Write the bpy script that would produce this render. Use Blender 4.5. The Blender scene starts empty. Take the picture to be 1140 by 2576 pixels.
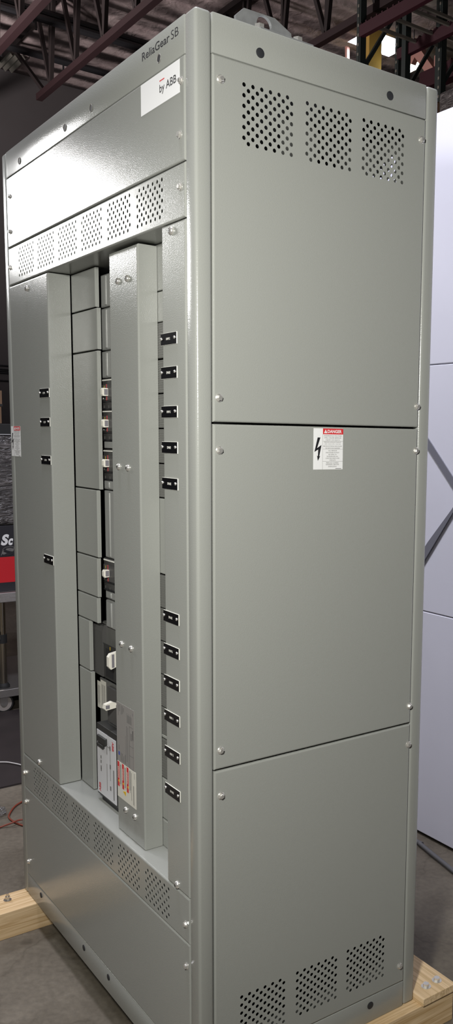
import bpy, bmesh, math, random
from mathutils import Vector, Matrix
random.seed(7)
sc = bpy.context.scene
COL = sc.collection
V = Vector
# ------------------------------------------------------------------ camera model (shared by the camera and the surveying helper)
CP = V((1.5949, -0.8614, 1.4775))
PITCH, ROLL, YAW, FPX, CX, CY = 1.4449, 0.0158, 0.9126, 2225.35, 859.68, 1382.61
CR = Matrix.Rotation(YAW, 3, 'Z') @ Matrix.Rotation(PITCH, 3, 'X') @ Matrix.Rotation(ROLL, 3, 'Z')
FZ = -0.087                                     # floor level while building; everything is lifted at the end


def P(px, py, ax, val):
    """point where the sight line through a photo pixel meets the plane axis=val"""
    d = CR @ V(((px - CX) / FPX, -(py - CY) / FPX, -1.0))
    i = 'xyz'.index(ax)
    return CP + d * ((val - CP[i]) / d[i])


# ------------------------------------------------------------------ materials
def mat(name, col, rough=0.5, metal=0.0, bump=0.0, bscale=400.0, var=0.0, vscale=6.0, emit=0.0, spec=0.5, ecol=None, alpha=1.0, trans=0.0, coat=0.0):
    m = bpy.data.materials.new(name)
    m.use_nodes = True
    nt = m.node_tree
    b = nt.nodes['Principled BSDF']
    c = (col[0], col[1], col[2], 1)
    b.inputs['Base Color'].default_value = c
    b.inputs['Roughness'].default_value = rough
    b.inputs['Metallic'].default_value = metal
    b.inputs['Specular IOR Level'].default_value = spec
    if coat:
        b.inputs['Coat Weight'].default_value = coat
        b.inputs['Coat Roughness'].default_value = 0.15
    if trans:
        b.inputs['Transmission Weight'].default_value = trans
    if emit:
        b.inputs['Emission Color'].default_value = (*(ecol or col), 1)
        b.inputs['Emission Strength'].default_value = emit
    tc = nt.nodes.new('ShaderNodeTexCoord')
    if bump:
        n = nt.nodes.new('ShaderNodeTexNoise')
        n.inputs['Scale'].default_value = bscale
        n.inputs['Detail'].default_value = 2
        nt.links.new(tc.outputs['Object'], n.inputs['Vector'])
        bp = nt.nodes.new('ShaderNodeBump')
        bp.inputs['Strength'].default_value = bump
        bp.inputs['Distance'].default_value = 0.6 / bscale
        nt.links.new(n.outputs['Fac'], bp.inputs['Height'])
        nt.links.new(bp.outputs['Normal'], b.inputs['Normal'])
    if var:
        n2 = nt.nodes.new('ShaderNodeTexNoise')
        n2.inputs['Scale'].default_value = vscale
        n2.inputs['Detail'].default_value = 6
        nt.links.new(tc.outputs['Object'], n2.inputs['Vector'])
        r = nt.nodes.new('ShaderNodeValToRGB')
        lo = [max(0, x * (1 - var)) for x in col]
        hi = [min(1, x * (1 + var)) for x in col]
        r.color_ramp.elements[0].position = 0.3
        r.color_ramp.elements[1].position = 0.7
        r.color_ramp.elements[0].color = (*lo, 1)
        r.color_ramp.elements[1].color = (*hi, 1)
        nt.links.new(n2.outputs['Fac'], r.inputs['Fac'])
        nt.links.new(r.outputs['Color'], b.inputs['Base Color'])
    return m


def wood(name, lo, hi, axis, knots=True):
    m = mat(name, lo, 0.65)
    nt = m.node_tree
    b = nt.nodes['Principled BSDF']
    tc = nt.nodes['Texture Coordinate']
    mp = nt.nodes.new('ShaderNodeMapping')
    s = [64, 64, 64]
    s[axis] = 2.2
    mp.inputs['Scale'].default_value = s
    nt.links.new(tc.outputs['Object'], mp.inputs['Vector'])
    n = nt.nodes.new('ShaderNodeTexNoise')
    n.inputs['Scale'].default_value = 1.6
    n.inputs['Detail'].default_value = 5
    n.inputs['Distortion'].default_value = 1.2
    nt.links.new(mp.outputs['Vector'], n.inputs['Vector'])
    r = nt.nodes.new('ShaderNodeValToRGB')
    r.color_ramp.elements[0].position = 0.36
    r.color_ramp.elements[1].position = 0.62
    r.color_ramp.elements[0].color = (*lo, 1)
    r.color_ramp.elements[1].color = (*hi, 1)
    nt.links.new(n.outputs['Fac'], r.inputs['Fac'])
    nt.links.new(r.outputs['Color'], b.inputs['Base Color'])
    return m


M = dict(
    paint=mat('grey enamel', (0.305, 0.312, 0.290), 0.20, bump=0.17, bscale=400),
    paint_flat=mat('grey enamel inside', (0.30, 0.305, 0.29), 0.42, bump=0.2, bscale=420),
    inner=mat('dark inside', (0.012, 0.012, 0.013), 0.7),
    zinc=mat('zinc plated steel', (0.78, 0.76, 0.72), 0.26, metal=0.75, bump=0.1, bscale=900),
    galv=mat('galvanised plate', (0.26, 0.265, 0.265), 0.42, metal=0.35, var=0.12, vscale=60),
    plug=mat('dark plastic plug', (0.022, 0.023, 0.026), 0.6),
    dimple=mat('plug cup', (0.30, 0.30, 0.285), 0.35),
    white=mat('white vinyl', (0.80, 0.80, 0.80), 0.45),
    cream=mat('cream label', (0.72, 0.70, 0.62), 0.5),
    silver=mat('silver label', (0.36, 0.345, 0.33), 0.38, metal=0.25),
    ink=mat('black ink', (0.012, 0.012, 0.014), 0.5),
    greyink=mat('grey ink', (0.16, 0.155, 0.15), 0.6),
    red=mat('safety red', (0.62, 0.03, 0.035), 0.5),
    redink=mat('red print', (0.62, 0.05, 0.06), 0.5),
    yellow=mat('safety yellow', (0.72, 0.47, 0.02), 0.5),
    blue=mat('blue print', (0.06, 0.09, 0.36), 0.5),
    black=mat('black laminate', (0.006, 0.006, 0.007), 0.22),
    core=mat('white laminate core', (0.86, 0.85, 0.78), 0.5),
    breaker=mat('breaker moulding', (0.075, 0.073, 0.070), 0.42, bump=0.15, bscale=700),
    breaker_lt=mat('breaker moulding light', (0.135, 0.135, 0.125), 0.45, bump=0.15, bscale=700),
    breaker_dk=mat('breaker moulding dark', (0.028, 0.028, 0.027), 0.45),
    handle=mat('toggle ivory', (0.82, 0.79, 0.70), 0.4),
    tglass=mat('toggle window', (0.22, 0.21, 0.23), 0.4),
    devwhite=mat('device face', (0.66, 0.66, 0.68), 0.4),
    steel=mat('stainless steel', (0.55, 0.53, 0.50), 0.3, metal=0.9, bump=0.1, bscale=60),
    chrome=mat('chrome tube', (0.40, 0.36, 0.29), 0.22, metal=1.0),
    rubber=mat('black rubber', (0.012, 0.012, 0.012), 0.7),
    tyre=mat('grey wheel', (0.30, 0.27, 0.25), 0.6),
    pine_y=wood('pine along depth', (0.50, 0.325, 0.150), (0.74, 0.55, 0.33), 1),
    pine_x=wood('pine along width', (0.60, 0.42, 0.22), (0.80, 0.60, 0.37), 0),
    concrete=mat('concrete', (0.128, 0.108, 0.080), 0.7, var=0.24, vscale=4.5, bump=0.12, bscale=40),
    wall=mat('painted wall', (0.070, 0.064, 0.066), 0.8, var=0.05, vscale=1.5),
    rust=mat('dark red primer', (0.013, 0.003, 0.0042), 0.6),
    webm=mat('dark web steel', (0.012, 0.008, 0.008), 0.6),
    pipe=mat('black pipe', (0.010, 0.010, 0.012), 0.5),
    rackgreen=mat('rack upright green', (0.016, 0.024, 0.022), 0.5),
    rackred=mat('rack beam maroon', (0.036, 0.006, 0.012), 0.5),
    bar=mat('rack bar galvanised', (0.20, 0.19, 0.16), 0.5, metal=0.5),
    ycol=mat('yellow column paint', (0.50, 0.31, 0.075), 0.5),
    panelw=mat('white laminate panel', (0.72, 0.72, 0.80), 0.5, var=0.02, vscale=3),
    shadow_band=mat('grey shadow band', (0.17, 0.17, 0.20), 0.7),
    card=mat('brown cardboard', (0.16, 0.095, 0.055), 0.8, var=0.1, vscale=9),
    cardb=mat('black cardboard', (0.016, 0.015, 0.020), 0.6),
    cardr=mat('red print cardboard', (0.55, 0.012, 0.020), 0.5),
    mat=mat('dark flat patch', (0.020, 0.014, 0.014), 0.7, var=0.2, vscale=8),
    cordo=mat('orange cord', (0.19, 0.038, 0.020), 0.5),
    cordw=mat('white cable', (0.55, 0.53, 0.52), 0.5),
    cordg=mat('grey cable', (0.10, 0.10, 0.105), 0.5),
    film=mat('clear film', (0.85, 0.85, 0.85), 0.12, trans=0.95, bump=0.8, bscale=30),
    sky=mat('skylight', (0.8, 0.88, 1.0), 0.5, emit=26.0),
    tube=mat('fluorescent tube', (0.95, 1.0, 0.75), 0.5, emit=28.0),
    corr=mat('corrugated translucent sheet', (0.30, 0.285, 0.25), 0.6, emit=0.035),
)


def wrap_mat(name, base, hi):
    """stretch film: dark goods under a wrinkled glossy skin"""
    m = mat(name, base, 0.25, coat=1.0)
    nt = m.node_tree
    b = nt.nodes['Principled BSDF']
    tc = nt.nodes['Texture Coordinate']
    mp = nt.nodes.new('ShaderNodeMapping')
    mp.inputs['Scale'].default_value = (9, 9, 34)
    mp.inputs['Rotation'].default_value = (0.35, 0, 0)
    n = nt.nodes.new('ShaderNodeTexNoise')
    n.inputs['Scale'].default_value = 1.3
    n.inputs['Detail'].default_value = 5
    n.inputs['Distortion'].default_value = 1.5
    nt.links.new(tc.outputs['Object'], mp.inputs['Vector'])
    nt.links.new(mp.outputs['Vector'], n.inputs['Vector'])
    bp = nt.nodes.new('ShaderNodeBump')
    bp.inputs['Strength'].default_value = 1.0
    bp.inputs['Distance'].default_value = 0.03
    nt.links.new(n.outputs['Fac'], bp.inputs['Height'])
    nt.links.new(bp.outputs['Normal'], b.inputs['Normal'])
    nt.links.new(bp.outputs['Normal'], b.inputs['Coat Normal'])
    r = nt.nodes.new('ShaderNodeValToRGB')
    r.color_ramp.elements[0].position = 0.42
    r.color_ramp.elements[1].position = 0.72
    r.color_ramp.elements[0].color = (*base, 1)
    r.color_ramp.elements[1].color = (*hi, 1)
    nt.links.new(n.outputs['Fac'], r.inputs['Fac'])
    nt.links.new(r.outputs['Color'], b.inputs['Base Color'])
    return m


M['wrap'] = wrap_mat('stretch wrap', (0.05, 0.045, 0.045), (0.17, 0.155, 0.15))


def concrete_mat():
    """worn slab: broad mottling, fine speckle, hairline cracks"""
    m = mat('concrete slab', (0.13, 0.11, 0.085), 0.62, bump=0.15, bscale=45)
    nt = m.node_tree
    b = nt.nodes['Principled BSDF']
    tc = nt.nodes['Texture Coordinate']
    L = nt.links.new

    def noise(sc_, det, dist=0.0):
        n = nt.nodes.new('ShaderNodeTexNoise')
        n.inputs['Scale'].default_value = sc_
        n.inputs['Detail'].default_value = det
        n.inputs['Distortion'].default_value = dist
        L(tc.outputs['Object'], n.inputs['Vector'])
        return n

    def ramp(src, p0, c0, p1, c1):
        r = nt.nodes.new('ShaderNodeValToRGB')
        r.color_ramp.elements[0].position = p0
        r.color_ramp.elements[1].position = p1
        r.color_ramp.elements[0].color = (*c0, 1)
        r.color_ramp.elements[1].color = (*c1, 1)
        L(src, r.inputs['Fac'])
        return r

    def mul(a, c, f=1.0):
        x = nt.nodes.new('ShaderNodeMixRGB')
        x.blend_type = 'MULTIPLY'
        x.inputs[0].default_value = f
        L(a, x.inputs[1])
        L(c, x.inputs[2])
        return x.outputs[0]
    base = ramp(noise(3.4, 7, 0.6).outputs['Fac'], 0.30, (0.088, 0.073, 0.053), 0.72, (0.168, 0.145, 0.112))
    fine = ramp(noise(60, 4).outputs['Fac'], 0.3, (0.82, 0.82, 0.82), 0.7, (1.1, 1.1, 1.1))
    vo = nt.nodes.new('ShaderNodeTexVoronoi')
    vo.feature = 'DISTANCE_TO_EDGE'
    vo.inputs['Scale'].default_value = 1.9
    dn = noise(4.0, 5)
    mx = nt.nodes.new('ShaderNodeMixRGB')
    mx.inputs[0].default_value = 0.25
    L(tc.outputs['Object'], mx.inputs[1])
    L(dn.outputs['Color'], mx.inputs[2])
    L(mx.outputs[0], vo.inputs['Vector'])
    crack = ramp(vo.outputs['Distance'], 0.001, (0.80, 0.79, 0.77), 0.010, (1, 1, 1))
    spot = ramp(noise(9.0, 3).outputs['Fac'], 0.66, (1, 1, 1), 0.76, (0.60, 0.58, 0.56))
    c = mul(mul(mul(base.outputs[0], fine.outputs[0]), crack.outputs[0]), spot.outputs[0])
    L(c, b.inputs['Base Color'])
    return m


def roof_mat():
    """sagging foil-faced insulation, held up in ribs running along Y"""
    m = mat('roof insulation', (0.30, 0.25, 0.25), 0.55)
    nt = m.node_tree
    b = nt.nodes['Principled BSDF']
    tc = nt.nodes['Texture Coordinate']
    w_ = nt.nodes.new('ShaderNodeTexWave')
    w_.bands_direction = 'X'
    w_.inputs['Scale'].default_value = 0.62
    w_.inputs['Distortion'].default_value = 1.6
    w_.inputs['Detail'].default_value = 2
    w_.inputs['Detail Scale'].default_value = 0.8
    n = nt.nodes.new('ShaderNodeTexNoise')
    n.inputs['Scale'].default_value = 4.5
    n.inputs['Detail'].default_value = 5
    n.inputs['Distortion'].default_value = 0.4
    for t in (w_, n):
        nt.links.new(tc.outputs['Object'], t.inputs['Vector'])
    ad = nt.nodes.new('ShaderNodeMath')
    ad.operation = 'MULTIPLY_ADD'
    ad.inputs[1].default_value = 0.35
    nt.links.new(n.outputs['Fac'], ad.inputs[0])
    nt.links.new(w_.outputs['Fac'], ad.inputs[2])
    bp = nt.nodes.new('ShaderNodeBump')
    bp.inputs['Strength'].default_value = 1.0
    bp.inputs['Distance'].default_value = 0.16
    nt.links.new(ad.outputs[0], bp.inputs['Height'])
    nt.links.new(bp.outputs['Normal'], b.inputs['Normal'])
    r = nt.nodes.new('ShaderNodeValToRGB')
    r.color_ramp.elements[0].position = 0.3
    r.color_ramp.elements[1].position = 0.7
    r.color_ramp.elements[0].color = (0.24, 0.19, 0.19, 1)
    r.color_ramp.elements[1].color = (0.36, 0.30, 0.295, 1)
    nt.links.new(n.outputs['Fac'], r.inputs['Fac'])
    nt.links.new(r.outputs['Color'], b.inputs['Base Color'])
    return m


M['roof'] = roof_mat()
M['concrete'] = concrete_mat()


# ------------------------------------------------------------------ mesh helpers
def obj(name, bm, ms, parent=None, smooth=None):
    bmesh.ops.recalc_face_normals(bm, faces=bm.faces[:]) if smooth != 'keep' else None
    me = bpy.data.meshes.new(name)
    bm.to_mesh(me)
    bm.free()
    o = bpy.data.objects.new(name, me)
    for m in (ms if isinstance(ms, (list, tuple)) else [ms]):
        me.materials.append(M[m])
    COL.objects.link(o)
    if parent is not None:
        o.parent = parent
    if smooth not in (None, 'keep'):
        for p in me.polygons:
            p.use_smooth = True
        me.set_sharp_from_angle(angle=math.radians(smooth))
    return o


def tag(o, label=None, cat=None, group=None, kind=None):
    if label:
        o['label'] = label
    if cat:
        o['category'] = cat
    if group:
        o['group'] = group
    if kind:
        o['kind'] = kind
    return o


def empty(name, loc, label, cat, group=None):
    o = bpy.data.objects.new(name, None)
    o.location = loc
    o.empty_display_size = 0.05
    COL.objects.link(o)
    return tag(o, label, cat, group)


def NB():
    return bmesh.new()


def bx(bm, x0, x1, y0, y1, z0, z1, bev=0.0, seg=2, mi=0):
    r = bmesh.ops.create_cube(bm, size=1.0)
    vs = r['verts']
    for v in vs:
        v.co = V(((x0 + x1) / 2 + v.co.x * (x1 - x0), (y0 + y1) / 2 + v.co.y * (y1 - y0), (z0 + z1) / 2 + v.co.z * (z1 - z0)))
    fs = {f for v in vs for f in v.link_faces}
    for f in fs:
        f.material_index = mi
    if bev:
        es = list({e for v in vs for e in v.link_edges})
        bmesh.ops.bevel(bm, geom=es, offset=bev, segments=seg, profile=0.5, affect='EDGES', clamp_overlap=True)
    return bm


def frame_of(d):
    d = d.normalized()
    a = V((0, 0, 1)) if abs(d.z) < 0.9 else V((1, 0, 0))
    u = d.cross(a).normalized()
    return u, d.cross(u).normalized()


def cyl(bm, p0, p1, r0, r1=None, n=14, mi=0, caps=True, rot=0.0):
    p0, p1 = V(p0), V(p1)
    r1 = r0 if r1 is None else r1
    u, w = frame_of(p1 - p0)
    A, B = [], []
    for i in range(n):
        t = 2 * math.pi * i / n + rot
        c = u * math.cos(t) + w * math.sin(t)
        A.append(bm.verts.new(p0 + c * r0))
        B.append(bm.verts.new(p1 + c * r1))
    fs = [bm.faces.new((A[i], A[(i + 1) % n], B[(i + 1) % n], B[i])) for i in range(n)]
    if caps:
        fs += [bm.faces.new(A[::-1]), bm.faces.new(B)]
    for f in fs:
        f.material_index = mi
    return bm


def lathe(bm, o, ax, prof, n=16, mi=0):
    """prof: list of (radius, height along ax)"""
    o, ax = V(o), V(ax).normalized()
    u, w = frame_of(ax)
    rings = []
    for r, h in prof:
        if r < 1e-6:
            rings.append([bm.verts.new(o + ax * h)])
        else:
            rings.append([bm.verts.new(o + ax * h + (u * math.cos(2 * math.pi * i / n) + w * math.sin(2 * math.pi * i / n)) * r) for i in range(n)])
    for a, b in zip(rings, rings[1:]):
        for i in range(n):
            q = [a[i % len(a)], a[(i + 1) % len(a)], b[(i + 1) % len(b)], b[i % len(b)]]
            q = list(dict.fromkeys(q))
            if len(q) > 2:
                f = bm.faces.new(q)
                f.material_index = mi
    return bm


def tube(bm, pts, r, n=8, mi=0):
    pts = [V(p) for p in pts]
    rings = []
    for i, p in enumerate(pts):
        d = pts[min(i + 1, len(pts) - 1)] - pts[max(i - 1, 0)]
        u, w = frame_of(d)
        rings.append([bm.verts.new(p + (u * math.cos(2 * math.pi * k / n) + w * math.sin(2 * math.pi * k / n)) * r) for k in range(n)])
    for a, b in zip(rings, rings[1:]):
        for k in range(n):
            bm.faces.new((a[k], a[(k + 1) % n], b[(k + 1) % n], b[k])).material_index = mi
    bm.faces.new(rings[0][::-1])
    bm.faces.new(rings[-1])
    return bm


def smooth_path(pts, k=8):
    pts = [V(p) for p in pts]
    q = [pts[0]] + pts + [pts[-1]]
    out = []
    for i in range(1, len(q) - 2):
        for j in range(k):
            t = j / k
            a, b, c, d = q[i - 1], q[i], q[i + 1], q[i + 2]
            out.append(0.5 * ((2 * b) + (c - a) * t + (2 * a - 5 * b + 4 * c - d) * t * t + (3 * b - a - 3 * c + d) * t ** 3))
    out.append(pts[-1])
    return out


class Fr:
    """a local frame on a surface: o + u*a + v*b + n*c"""
    def __init__(s, o, u, v):
        s.o, s.u, s.v = V(o), V(u), V(v)
        s.n = s.u.cross(s.v)

    def __call__(s, a, b, c=0.0):
        return s.o + s.u * a + s.v * b + s.n * c


FRONT = Fr((0, 0, 0), (1, 0, 0), (0, 0, 1))      # a = X, b = Z, outward -Y
SIDE = Fr((0, 0, 0), (0, 1, 0), (0, 0, 1))       # a = Y, b = Z, outward +X
BACK = Fr((0, 0.637, 0), (-1, 0, 0), (0, 0, 1))  # a = -X, b = Z, outward +Y


def at_front(y):
    return Fr((0, y, 0), (1, 0, 0), (0, 0, 1))


def plate(bm, F, a0, a1, b0, b1, c0, c1, mi=0):
    """box in a frame"""
    vs = [bm.verts.new(F(a, b, c)) for c in (c0, c1) for a, b in ((a0, b0), (a1, b0), (a1, b1), (a0, b1))]
    for q in ((3, 2, 1, 0), (4, 5, 6, 7), (0, 1, 5, 4), (1, 2, 6, 5), (2, 3, 7, 6), (3, 0, 4, 7)):
        bm.faces.new([vs[i] for i in q]).material_index = mi
    return bm


def poly(bm, F, pts, c0, c1, mi=0):
    A = [bm.verts.new(F(a, b, c0)) for a, b in pts]
    B = [bm.verts.new(F(a, b, c1)) for a, b in pts]
    n = len(pts)
    bm.faces.new(A[::-1]).material_index = mi
    bm.faces.new(B).material_index = mi
    for i in range(n):
        bm.faces.new((A[i], A[(i + 1) % n], B[(i + 1) % n], B[i])).material_index = mi
    return bm


def sheet(F, a0, a1, b0, b1, rows=(), p=0.0208, hr=0.0104, r=0.0042, e=0.0038, depth=0.016, t=0.0009):
    """a folded sheet-metal cover: face with rounded edges, returned rims and (optionally) staggered punched holes.
    rows: list of (b centre, [a centres])"""
    bm = NB()
    A0, A1, B0, B1 = a0 + e, a1 - e, b0 + e, b1 - e

    def quad(x0, x1, y0, y1):
        if x1 - x0 > 1e-6 and y1 - y0 > 1e-6:
            bm.faces.new([bm.verts.new(F(x, y)) for x, y in ((x0, y0), (x1, y0), (x1, y1), (x0, y1))])
    if rows:
        rows = sorted(rows)
        quad(A0, A1, B0, rows[0][0] - hr / 2)
        for i, (bc, cs) in enumerate(rows):
            lo = bc - hr / 2
            hi = bc + hr / 2
            x = A0
            for c in sorted(cs):
                quad(x, c - p / 2, lo, hi)
                x = c + p / 2
                ang = [2 * math.pi * k / 12 for k in range(12)] + [math.atan2(sy * hr, sx * p) % (2 * math.pi) for sx in (1, -1) for sy in (1, -1)]
                ang = sorted(ang)
                inner, outer, wall = [], [], []
                for g in ang:
                    cx, cy = math.cos(g), math.sin(g)
                    k = min((p / 2) / abs(cx) if abs(cx) > 1e-9 else 9, (hr / 2) / abs(cy) if abs(cy) > 1e-9 else 9)
                    inner.append(bm.verts.new(F(c + r * cx, bc + r * cy)))
                    outer.append(bm.verts.new(F(c + k * cx, bc + k * cy)))
                    wall.append(bm.verts.new(F(c + r * cx, bc + r * cy, -t)))
                n = len(ang)
                for j in range(n):
                    k2 = (j + 1) % n
                    bm.faces.new((outer[j], outer[k2], inner[k2], inner[j]))
                    bm.faces.new((inner[j], inner[k2], wall[k2], wall[j]))
            quad(x, A1, lo, hi)
        quad(A0, A1, rows[-1][0] + hr / 2, B1)
    else:
        quad(A0, A1, B0, B1)
    # rounded edge + rim
    prof = [(e, 0.0)] + [(e - e * math.sin(g), -(e - e * math.cos(g))) for g in (math.pi / 6, math.pi / 3, math.pi / 2)] + [(0.0, -depth)]
    rings = []
    for ins, c in prof:
        rings.append([bm.verts.new(F(x, y, c)) for x, y in ((a0 + ins, b0 + ins), (a1 - ins, b0 + ins), (a1 - ins, b1 - ins), (a0 + ins, b1 - ins))])
    for g, h in zip(rings, rings[1:]):
        for i in range(4):
            bm.faces.new((h[i], h[(i + 1) % 4], g[(i + 1) % 4], g[i]))
    return bm


_txt = {}


def text_mesh(body, bold=0.0):
    k = (body, bold)
    if k not in _txt:
        cu = bpy.data.curves.new('lettering', 'FONT')
        cu.body = body
        cu.align_x = 'CENTER'
        cu.align_y = 'CENTER'
        cu.size = 1.0
        cu.offset = bold
        cu.resolution_u = 6
        o = bpy.data.objects.new('lettering', cu)
        COL.objects.link(o)
        dg = bpy.context.evaluated_depsgraph_get()
        me = bpy.data.meshes.new_from_object(o.evaluated_get(dg))
        vs = [v.co.copy() for v in me.vertices]
        fs = [tuple(p.vertices) for p in me.polygons]
        bpy.data.objects.remove(o)
        bpy.data.curves.remove(cu)
        bpy.data.meshes.remove(me)
        x0, x1 = min(v.x for v in vs), max(v.x for v in vs)
        y0, y1 = min(v.y for v in vs), max(v.y for v in vs)
        _txt[k] = ([((v.x - (x0 + x1) / 2) / (x1 - x0), (v.y - (y0 + y1) / 2) / (y1 - y0)) for v in vs], fs)
    return _txt[k]


def lettering(bm, F, body, a, b, w, h, c=0.0006, bold=0.0, mi=0, rot=0, shear=0.0):
    """letters filling a w x h box centred at (a,b); rot 0, 90 or -90 degrees"""
    vs, fs = text_mesh(body, bold)
    nv = []
    for x, y in vs:
        x, y = x * w + shear * y * h, y * h
        if rot == 90:
            x, y = -y, x
        elif rot == -90:
            x, y = y, -x
        nv.append(bm.verts.new(F(a + x, b + y, c)))
    for f in fs:
        try:
            bm.faces.new([nv[i] for i in f]).material_index = mi
        except ValueError:
            pass
    return bm


# ------------------------------------------------------------------ THE SWITCHBOARD
W, D, H = 1.188, 0.637, 2.286
XL, XR = -1.1515, -0.0425          # inner edges of the front corner posts
YL, YR = 0.0365, 0.6005            # inner edges of the side posts
ZT, ZA, ZV, ZL, ZM, ZB = 2.2125, 2.0145, 1.9070, 0.4690, 0.3625, 0.0690
cab = empty('switchboard_cabinet', (0, 0, 0), 'tall grey steel switchboard cabinet with breakers behind an open front, standing on wooden skid', 'electrical cabinet')


def part(name, bm, ms, parent=cab, smooth=None, label=None):
    o = obj(name, bm, ms, parent, smooth)
    if label:
        o['label'] = label
    return o


# corner posts
for i, (x0, x1, y0, y1) in enumerate(((XR, 0, 0, YL), (-W, XL, 0, YL), (XR, 0, YR, D), (-W, XL, YR, D))):
    part('corner_post', bx(NB(), x0, x1, y0, y1, 0, H, 0.007, 3), 'paint', smooth=40)
# headers and base rails between the posts
g = 0.0012
hd = {}
hd['fh'] = part('header', bx(NB(), XL + g, XR - g, 0.0004, 0.03, ZT, H, 0.003, 2), 'paint', smooth=40)
hd['sh'] = part('header', bx(NB(), -0.03, -0.0004, YL + g, YR - g, ZT - 0.002, H, 0.003, 2), 'paint', smooth=40)
hd['fb'] = part('base_rail', bx(NB(), XL + g, XR - g, 0.0004, 0.03, 0, ZB, 0.003, 2), 'paint', smooth=40)
hd['sb'] = part('base_rail', bx(NB(), -0.03, -0.0004, YL + g, YR - g, 0, ZB + 0.0005, 0.003, 2), 'paint', smooth=40)
part('top_cover', bx(NB(), -W + 0.01, -0.01, 0.01, D - 0.01, H - 0.012, H - 0.004, 0), 'paint')
part('floor_pan', bx(NB(), -W + 0.01, -0.01, 0.01, D - 0.01, 0.004, 0.012, 0), 'paint_flat')
part('left_side_panel', bx(NB(), -W + 0.002, -W + 0.018, YL + 0.003, YR - 0.003, 0.004, H - 0.004, 0.002), 'paint')


def holes_block(starts, ztop, n, nrow, p, q, sgn=1):
    rows = []
    for k in range(nrow):
        off = (k % 2) * p / 2 * sgn
        rows.append((ztop - k * q, [s + off + j * p for s in starts for j in range(n)]))
    return rows


# rear cover with the same punched louvres
bs = [W * f for f in (0.12, 0.26, 0.40, 0.54, 0.68, 0.82)]
rb = holes_block(bs, 2.169, 6, 12, 0.0208, 0.0101)
part('rear_panel', sheet(BACK, -XR + 0.002, -XL - 0.002, 0.004, H - 0.004, rb, 0.0208, 0.0101, 0.0042), 'paint')
# an inner support channel that shows as grey through the middle louvres
part('inner_channel', bx(bx(NB(), -0.20, -0.195, 0.33, 0.43, 1.2, 2.2), -0.235, -0.20, 0.425, 0.43, 1.2, 2.2), 'paint_flat')


# plugs in the rails
def plug(F, a, b, r, par, m='plug', cup=False):
    bm = NB()
    if cup:
        lathe(bm, F(a, b, 0.0), F.n, [(r * 1.0, 0.0012), (r * 0.86, 0.0012), (r * 0.74, 0.0005), (r * 0.55, 0.0002), (0, 0.0001)], 20)
        o = part('hole_plug', bm, 'plug', par, 30)
    else:
        lathe(bm, F(a, b, 0.0), F.n, [(r, 0.0), (r, 0.0008), (r * 0.9, 0.0012), (0, 0.0012)], 20)
        o = part('hole_plug', bm, m, par, 30)
    return o


for x, par, z in ((-0.152, 'fh', 2.2365), (-0.509, 'fh', 2.2365), (-0.678, 'fh', 2.2350), (-1.028, 'fh', 2.2345), (-1.024, 'fb', 0.048), (-0.673, 'fb', 0.046), (-0.502, 'fb', 0.047), (-0.155, 'fb', 0.047)):
    if par == 'fh':
        bm = NB()                                   # open bolt hole with a bright rolled rim
        lathe(bm, (x, 0.0, z), (0, -1, 0), [(0.0092, 0.0005), (0.0084, 0.0013), (0.0072, 0.0002)], 22, 0)
        lathe(bm, (x, 0.0, z), (0, -1, 0), [(0.0073, 0.0003), (0, 0.0003)], 22, 1)
        part('bolt_hole', bm, ['zinc', 'plug'], hd[par], 40)
    else:
        plug(FRONT, x, z, 0.0085, hd[par])
for y, par, z in ((0.146, 'sh', 2.2375), (0.488, 'sh', 2.2365), (0.487, 'sb', 0.0465), (0.146, 'sb', 0.0465)):
    plug(SIDE, y, z, 0.0095, hd[par])


# fasteners
def hex_screw(F, a, b, par, c=0.0, s=1.0):
    """washer-head hex screw with a slotted recess"""
    bm = NB()
    o = F(a, b, c)
    lathe(bm, o, F.n, [(0.0082 * s, 0.0), (0.0082 * s, 0.0012 * s), (0.0072 * s, 0.002 * s), (0.0, 0.002 * s)], 18)
    rt = random.random()
    cyl(bm, o + F.n * 0.0015 * s, o + F.n * 0.0056 * s, 0.0062 * s, 0.006 * s, 6, rot=rt)
    cyl(bm, o + F.n * 0.0056 * s, o + F.n * 0.0068 * s, 0.0058 * s, 0.0044 * s, 6, rot=rt)
    return part('screw', bm, 'zinc', par, 25)


def pan_screw(F, a, b, par, c=0.0, s=1.0, name='screw'):
    """domed head with a cross recess (dark inlay)"""
    bm = NB()
    o = F(a, b, c)
    lathe(bm, o, F.n, [(0.0074 * s, 0.0), (0.0074 * s, 0.0018 * s), (0.0066 * s, 0.0038 * s), (0.0050 * s, 0.0053 * s), (0.0026 * s, 0.0061 * s), (0, 0.0063 * s)], 18)
    G = Fr(o, F.u, F.v)
    for a0, a1, b0, b1 in ((-0.0036, 0.0036, -0.0007, 0.0007), (-0.0007, 0.0007, -0.0036, 0.0036)):
        plate(bm, G, a0 * s, a1 * s, b0 * s, b1 * s, 0.0052 * s, 0.00645 * s, 1)
    return part(name, bm, ['zinc', 'breaker_dk'], par, 40)


def fpx(px, py, y=0.0):
    p = P(px, py, 'y', y)
    return p.x, p.z


def spx(px, py):
    p = P(px, py, 'x', 0.0)
    return p.y, p.z


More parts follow.
